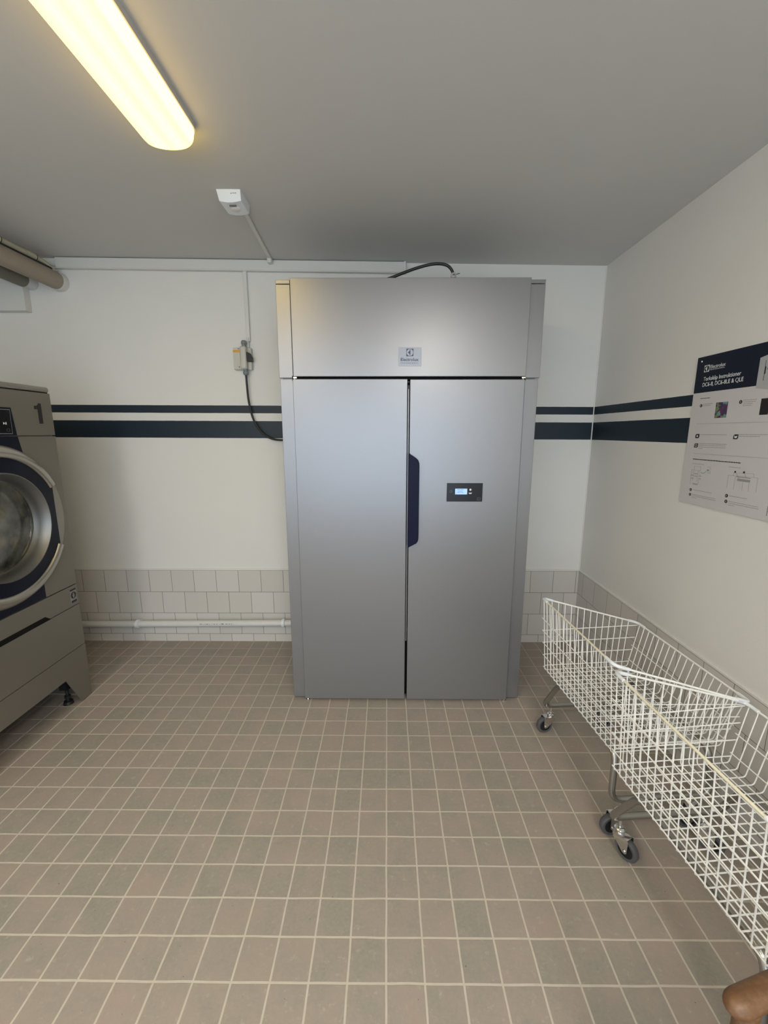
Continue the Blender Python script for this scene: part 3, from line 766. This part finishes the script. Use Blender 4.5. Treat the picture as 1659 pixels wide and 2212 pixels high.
def dashes(u0, u1, v, h=.0022):
    out = []; u = u0
    while u < u1-.002:
        w = min(rnd.uniform(.004, .013), u1-u); out.append((u, v-h/2, u+w, v+h/2)); u += w+.0018
    return out
for para in (((.062, .110, 1.505), (.062, .103, 1.499)), ((.2545, .309, 1.5065), (.2545, .306, 1.5000), (.2545, .297, 1.4935), (.2545, .293, 1.4875)),
          ((.071, .204, 1.3865),), ((.2605, .372, 1.388), (.2605, .345, 1.3815)), ((.071, .211, 1.3515), (.071, .205, 1.3450), (.071, .207, 1.3380), (.071, .090, 1.3315)),
          ((.047, .110, 1.2695),), ((.234, .286, 1.2705),), ((.070, .170, 1.1640),), ((.069, .194, 1.1450), (.069, .196, 1.1385), (.069, .095, 1.1320)),
          ((.257, .334, 1.1665),), ((.258, .383, 1.1460), (.258, .385, 1.1395), (.258, .285, 1.1325))):
    rects('small_print', sum([dashes(*a, h=.0017) for a in para], []), M_pgrey)
rects('small_heading', dashes(.043, .094, 1.528, .0021), M_pblack); rects('small_heading', dashes(.047, .283, 1.288, .0032), M_pblack)
rects('rule_line', [(.043, 1.4285, PW-.03, 1.4295), (.045, 1.3103, PW-.03, 1.3113)], M_pgrey)
rects('vertical_print', [(.418, 1.1235+k*.0065, .4196, 1.1285+k*.0065) for k in range(5)], M_pblack)
def disc(u, v, r, d=.0005): 
    return prism(new(), [(u+r*math.cos(a), v+r*math.sin(a)) for a in [2*PI*k/20 for k in range(20)]], pf, 0, d)
for n_, u, v, r in (('1', .052, 1.500, .0062), ('2', .2435, 1.5015, .0066), ('1', .0575, 1.1625, .0060), ('2', .0575, 1.1425, .0060), ('1', .2440, 1.1645, .0066), ('2', .2455, 1.1435, .0066)):
    ic = obj('icon', disc(u, v, r), M_pblack, ps)
    obj('numeral', text_bm(n_, .0085, lambda a, b, d: pf(u-.0018+a, v-.0028+b, .0006+d), .0035 if n_ == '2' else .0018), M_icon, ic)
for u, v, r in ((.2665, 1.2550, .0036), (.3045, 1.2565, .0040)): obj('icon', disc(u, v, r), M_pblack, ps)
for q, (u, v) in enumerate(((.0545, 1.3805), (.2455, 1.3795), (.0545, 1.3430))):
    ic = obj('icon', prism(new(), [(u-.0105, v-.0085), (u+.006, v-.0085), (u+.0105, v-.004), (u+.0105, v+.0085), (u-.006, v+.0085), (u-.0105, v+.004)], pf, 0, .0005), M_pblack, ps)
    if q == 0: obj('icon_symbol', prism(new(), [(u+.0038*math.cos(a), v+.0038*math.sin(a)) for a in [2*PI*k/12 for k in range(12)]], pf, .0005, .0008), M_icon, ic)
    if q == 1: obj('icon_symbol', prism(new(), [(u-.0070, v+.0040), (u, v+.0015), (u+.0070, v+.0040), (u+.0045, v-.0048), (u-.0045, v-.0048)], pf, .0005, .0008), M_icon, ic)
bm = new()
for k in range(24):
    a, b = 2*PI*k/24, 2*PI*(k+1)/24
    prism(bm, [(.0545+r*math.cos(q), 1.3430+r*math.sin(q)) for r, q in ((.0045, a), (.0058, a), (.0058, b), (.0045, b))], pf, .0005, .0008)
obj('icon_ring', bm, M_icon, ic)
bm = new(); prism(bm, [(.1305, 1.449), (.1875, 1.449), (.1875, 1.507), (.1305, 1.507)], pf, 0, .0005); obj('colour_photo', bm, M_photo, ps)
rects('black_photo', [(.3275, 1.453, .405, 1.5065)], M_pblack)
bm = new(); prism(bm, [(.3605, 1.453), (.3665, 1.4535), (.3650, 1.4655), (.3615, 1.4665)], pf, .0005, .0009); obj('finger_picture', bm, mat('print_skin', (.45, .27, .17), .5), ps)
# line drawings
def pline(L, w=.0009):
    out = new()
    for (a, b, c, d) in L:
        e = Vector((c-a, d-b)); n = Vector((-e.y, e.x)).normalized()*w/2
        prism(out, [(a+n.x, b+n.y), (c+n.x, d+n.y), (c-n.x, d-n.y), (a-n.x, b-n.y)], pf, 0, .0005)
    return out
obj('line_drawing', pline([(0.062, 1.26, 0.062, 1.246), (0.062, 1.26, 0.097, 1.26), (0.097, 1.26, 0.099, 1.244), (0.047, 1.244, 0.099, 1.244), (0.05, 1.243, 0.05, 1.185), (0.062, 1.246, 0.062, 1.2), (0.086, 1.244, 0.086, 1.2), (0.092, 1.243, 0.094, 1.19), (0.06, 1.19, 0.094, 1.19)]), M_pgrey, ps)
obj('line_drawing', pline([(0.132, 1.262, 0.148, 1.262), (0.148, 1.262, 0.15, 1.238), (0.134, 1.24, 0.15, 1.238)]), M_pgrey, ps)
obj('line_drawing', pline([(0.239, 1.24, 0.363, 1.243), (0.239, 1.24, 0.24, 1.192), (0.363, 1.243, 0.365, 1.194), (0.262, 1.25, 0.262, 1.24), (0.262, 1.251, 0.345, 1.255), (0.345, 1.255, 0.347, 1.243), (0.271, 1.238, 0.27, 1.192), (0.306, 1.226, 0.307, 1.192), (0.332, 1.226, 0.334, 1.192), (0.271, 1.252, 0.288, 1.233), (0.308, 1.253, 0.318, 1.237)]), M_pgrey, ps)
rects('drawing_marks', [(0.048, 1.2205, 0.061, 1.2235), (0.048, 1.2085, 0.061, 1.2115), (0.066, 1.2285, 0.084, 1.231), (0.066, 1.2185, 0.084, 1.221), (0.094, 1.221, 0.105, 1.2235), (0.094, 1.2105, 0.105, 1.213), (0.064, 1.186, 0.092, 1.189)], M_pgrey)
rects('drawing_marks', [(0.131, 1.246, 0.142, 1.252)], M_pgrey)
rects('drawing_marks', [(0.28, 1.224, 0.335, 1.2325), (0.275, 1.237, 0.335, 1.2395)], M_pgrey)
bm = new(); pts = [(.100, 1.239), (.108, 1.235), (.118, 1.236), (.128, 1.244)]
for a, b in zip(pts[:-1], pts[1:]): join(bm, pline([(a[0], a[1], b[0], b[1])], .0028))
obj('hose_drawing', bm, M_pblue, ps)
bm = new(); lathe(bm, [(0, -.0035), (.0030, -.0020), (.0034, 0)], (PX, PY-.025, 1.673), 'x', 14); obj('screw', bm, M_icon, ps)

# ------------------------------------------------------------------ laundry trolleys
RZ = math.radians(3.8)
ct = thing('laundry_trolley', 'white wire laundry trolley nearest the cabinet corner, front end by the tiled wall', 'laundry trolley', (.945, -1.110, 0), RZ, 'laundry trolleys along the right wall')
Vv = Vector
ZB = .325
bA, bB, bC, bD = Vv((.725, -.873, ZB)), Vv((1.120, -.838, ZB)), Vv((1.158, -1.344, ZB)), Vv((.763, -1.378, ZB))
rA, rB, rC, rD = Vv((.692, -.870, .672)), Vv((1.161, -.814, .530)), Vv((1.186, -1.400, .530)), Vv((.719, -1.420, .672))
bm = new(); WR = .0019
NI, NJ = 17, 14
for i in range(NI+1):
    s = i/NI; sr = .03+.94*s
    P = [rA.lerp(rD, sr), bA.lerp(bD, s), bB.lerp(bC, s), rB.lerp(rC, sr)]
    tube(bm, fillet(P, .010, seg=3), WR, 6)
for j in range(1, NJ):
    s = j/NJ; sr = .03+.94*s; d = Vv((0, 0, .004))
    P = [rA.lerp(rB, sr), bA.lerp(bB, s)+d, bD.lerp(bC, s)+d, rD.lerp(rC, sr)]
    tube(bm, fillet(P, .014, seg=3), WR, 6)
def at(b, r, z): return b.lerp(r, (z-ZB)/(r.z-ZB))
for z in (.578, .519, .460, .400, .341):
    a, d = at(bA, rA, z), at(bD, rD, z); o = Vv((-.003, 0, 0)); tube(bm, [a+o+(a-d)*.008, d+o-(a-d)*.008], WR, 6)
for z in (.425, .360):
    a, d = at(bB, rB, z), at(bC, rC, z); o = Vv((-.003, 0, 0)); tube(bm, [a+o, d+o], WR, 6)
for z in (.520, .463, .405, .350):
    for (p, q, r1, r2, oy) in ((bA, bB, rA, rB, -.003), (bD, bC, rD, rC, .003)):
        a, d = at(p, r1, z), at(q, r2, z); o = Vv((0, oy, 0)); tube(bm, [a+o, d+o], WR, 6)
obj('wire_basket', bm, M_wire, ct, smooth=50)
rimp = [rA, rB, rC, rD]
def edge_bar(p, q, m, nm, lab=None):
    d = (q-p).normalized(); bm = new(); tube(bm, [p+d*.030, q-d*.030], .0036, 10); return obj(nm, bm, m, ct, smooth=50, label=lab)
edge_bar(rA, rB, M_wire, 'rim_bar'); edge_bar(rC, rD, M_wire, 'rim_bar'); edge_bar(rB, rC, M_wire, 'rim_bar'); edge_bar(rD, rA, M_cream, 'rim_bar', 'cream rim bar')  # one long rim bar is coloured cream, the others white
for k in range(4):
    p, a, b = rimp[k], rimp[(k-1) % 4], rimp[(k+1) % 4]
    da, db = (a-p).normalized(), (b-p).normalized()
    pts = fillet([p+da*.050, p, p+db*.050], .034, seg=8)
    bm = new(); tube(bm, pts, .0060, 12); obj('corner_sleeve', bm, M_cap, ct, smooth=50)
# tubular frame: two rails below the basket, each end bent down to a cross bar
FR = .0112; ZR = ZB-.004-FR; ZC = .135
def wl_(u, v, z):     # trolley frame directions: u right, v away
    c, s = math.cos(math.radians(4.4)), math.sin(math.radians(4.4)); return Vv((.945+u*c-v*s, -1.110+u*s+v*c, z))
US = .170
farU = [wl_(-US, .0, ZR), wl_(-US, .165, ZR), wl_(-US-.022, .262, ZC), wl_(US+.022, .262, ZC), wl_(US, .165, ZR), wl_(US, .0, ZR)]
nearU = [wl_(US, 0, ZR), wl_(US, -.235, ZR), wl_(US+.014, -.256, ZC), wl_(-US-.014, -.256, ZC), wl_(-US, -.235, ZR), wl_(-US, 0, ZR)]
loop = farU[:1] + farU[1:5] + nearU[1:5]
bm = new(); tube(bm, fillet(loop[1:] , .045, closed=True, seg=7), FR, 14, closed=True); obj('tube_frame', bm, M_tube, ct, smooth=60)
# castors
def castor(pivot, ang):
    """swivel castor; ang = direction the wheel trails towards (world radians)"""
    x, y = pivot; R = Matrix.Translation((x, y, 0)) @ Matrix.Rotation(ang, 4, 'Z')
    wr, tr_ = .0375, .030
    bm = new(); cyl(bm, (0, 0, .094), (0, 0, ZC-.004), .0060, 12)
    lathe(bm, [(0, .084), (.014, .084), (.0175, .088), (.0175, .093), (.012, .098), (.008, .099), (0, .099)], (0, 0, 0), 'z', 24)
    lathe(bm, [(.0, .080), (.0165, .080), (.0165, .084), (0, .084)], (0, 0, 0), 'z', 20)
    box(bm, -.014, tr_+.006, -.0165, .0165, .078, .0815, .001)
    for sgn in (-1, 1):
        y0, y1 = (.0135*sgn, .0165*sgn)
        prism(bm, [(-.014, .081), (tr_+.010, .081), (tr_+.010, .068), (tr_+.009, .034), (tr_+.002, .028), (tr_-.006, .030), (-.012, .066)], lambda u, v, d: (u, d, v), min(y0, y1), max(y0, y1))
    cyl(bm, (tr_, -.020, wr), (tr_, .020, wr), .0045, 10)
    bm.transform(R); f = obj('castor', bm, M_chrome, ct, smooth=35)
    bm = new(); lathe(bm, [(.0255, -.010), (.034, -.011), (wr-.0005, -.007), (wr, 0), (wr-.0005, .007), (.034, .011), (.0255, .010)], (tr_, 0, wr), 'y', 40); bm.transform(R); obj('tyre', bm, M_tyre, f, smooth=50)
    bm = new(); lathe(bm, [(.0, -.009), (.0255, -.009), (.0255, .009), (.0, .009)], (tr_, 0, wr), 'y', 32); bm.transform(R); obj('hub', bm, M_hub, f, smooth=35)
    return f
PIV = [wl_(-.150, .262, 0), wl_(.145, .262, 0), wl_(-.145, -.256, 0), wl_(.145, -.256, 0)]
for p, a in zip(PIV, (190, 160, 185, 170)): castor((p.x, p.y), math.radians(a))
# second trolley: copies of every part, castors swivelled differently
def copy_tree(o, parent=None):
    c = o.copy(); COL.objects.link(c); c.parent = parent
    for ch in [q for q in bpy.data.objects if q.parent == o]: copy_tree(ch, c)
    return c
ct2 = copy_tree(ct); ct2.location = (.945+.008, -1.110-.583, 0)
ct2['label'] = 'white wire laundry trolley nearer the viewer, next to the wooden chair arm'
ct['label'] = 'white wire laundry trolley beside the drying cabinet, the farther of the two'
M1 = WM[ct]
k2 = 0
for ch in [q for q in bpy.data.objects if q.parent == ct2 and q.name.startswith('castor')]:
    # pivot in trolley coordinates
    cen = sum((Vector(c) for c in ch.bound_box), Vector())/8
    best = min(PIV, key=lambda p: ((M1.inverted() @ p)-cen).xy.length); piv = M1.inverted() @ best; i = PIV.index(best)
    da = math.radians((-62-190, -50-160, 75-185, 60-170)[i])
    ch.matrix_basis = Matrix.Translation((piv.x, piv.y, 0)) @ Matrix.Rotation(da, 4, 'Z') @ Matrix.Translation((-piv.x, -piv.y, 0))

# ------------------------------------------------------------------ wooden armchair, only the tip of one arm is in view
ch_o = Vv((.472, -2.203, 0)); cd = Vv((.965, .26, 0)).normalized(); cn = Vv((cd.y, -cd.x, 0))
def cw(u, v, z): return ch_o + cd*u + cn*v + Vv((0, 0, z))
chair = thing('wooden_armchair', 'brown wooden armchair, rounded arm end in the lower right corner', 'chair', tuple(cw(.22, .25, 0)), math.atan2(cd.y, cd.x))
def obar(P, radii, flat, name, sides=20):
    bm = new(); tube(bm, P, radii, sides, flat=flat); return obj(name, bm, M_wood, chair, smooth=60)
for v in (0, .50):
    us = [-.020 + .026*(1-math.cos(PI/2*k/9)) for k in range(10)] + [.006+.474*k/12 for k in range(1, 13)]
    P = [cw(u, v, .644) for u in us]
    Rr = [.0165*(max(.004, 1-((.006-u)/.0262)**2.6))**.5 if u < .006 else .0165 for u in us]
    obar(P, Rr, .9, 'armrest')
    obar([cw(.019, v, 0), cw(.019, v, .3), cw(.019, v, .58), cw(.019, v, .615), cw(.019, v, .640)], [.013, .015, .0138, .0140, .0148], 1., 'front_leg')
    obar([cw(.55, v, 0), cw(.50, v, .40), cw(.52, v, .70), cw(.60, v, 1.0)], [.016, .020, .020, .015], 1., 'rear_leg')
bm = new(); t = new(); box(t, 0, .50, 0, .50, .40, .445, .012, 3)
for vtx in t.verts: vtx.co = cw(vtx.co.x, vtx.co.y, vtx.co.z)
join(bm, t); obj('seat', bm, M_wood, chair)
for zz in (.72, .84, .96):
    bm = new(); t = new(); box(t, .52, .54, .0, .50, zz-.035, zz+.035, .006)
    for vtx in t.verts: vtx.co = cw(vtx.co.x+(zz-.7)*.27, vtx.co.y, vtx.co.z)
    join(bm, t); obj('back_slat', bm, M_wood, chair)
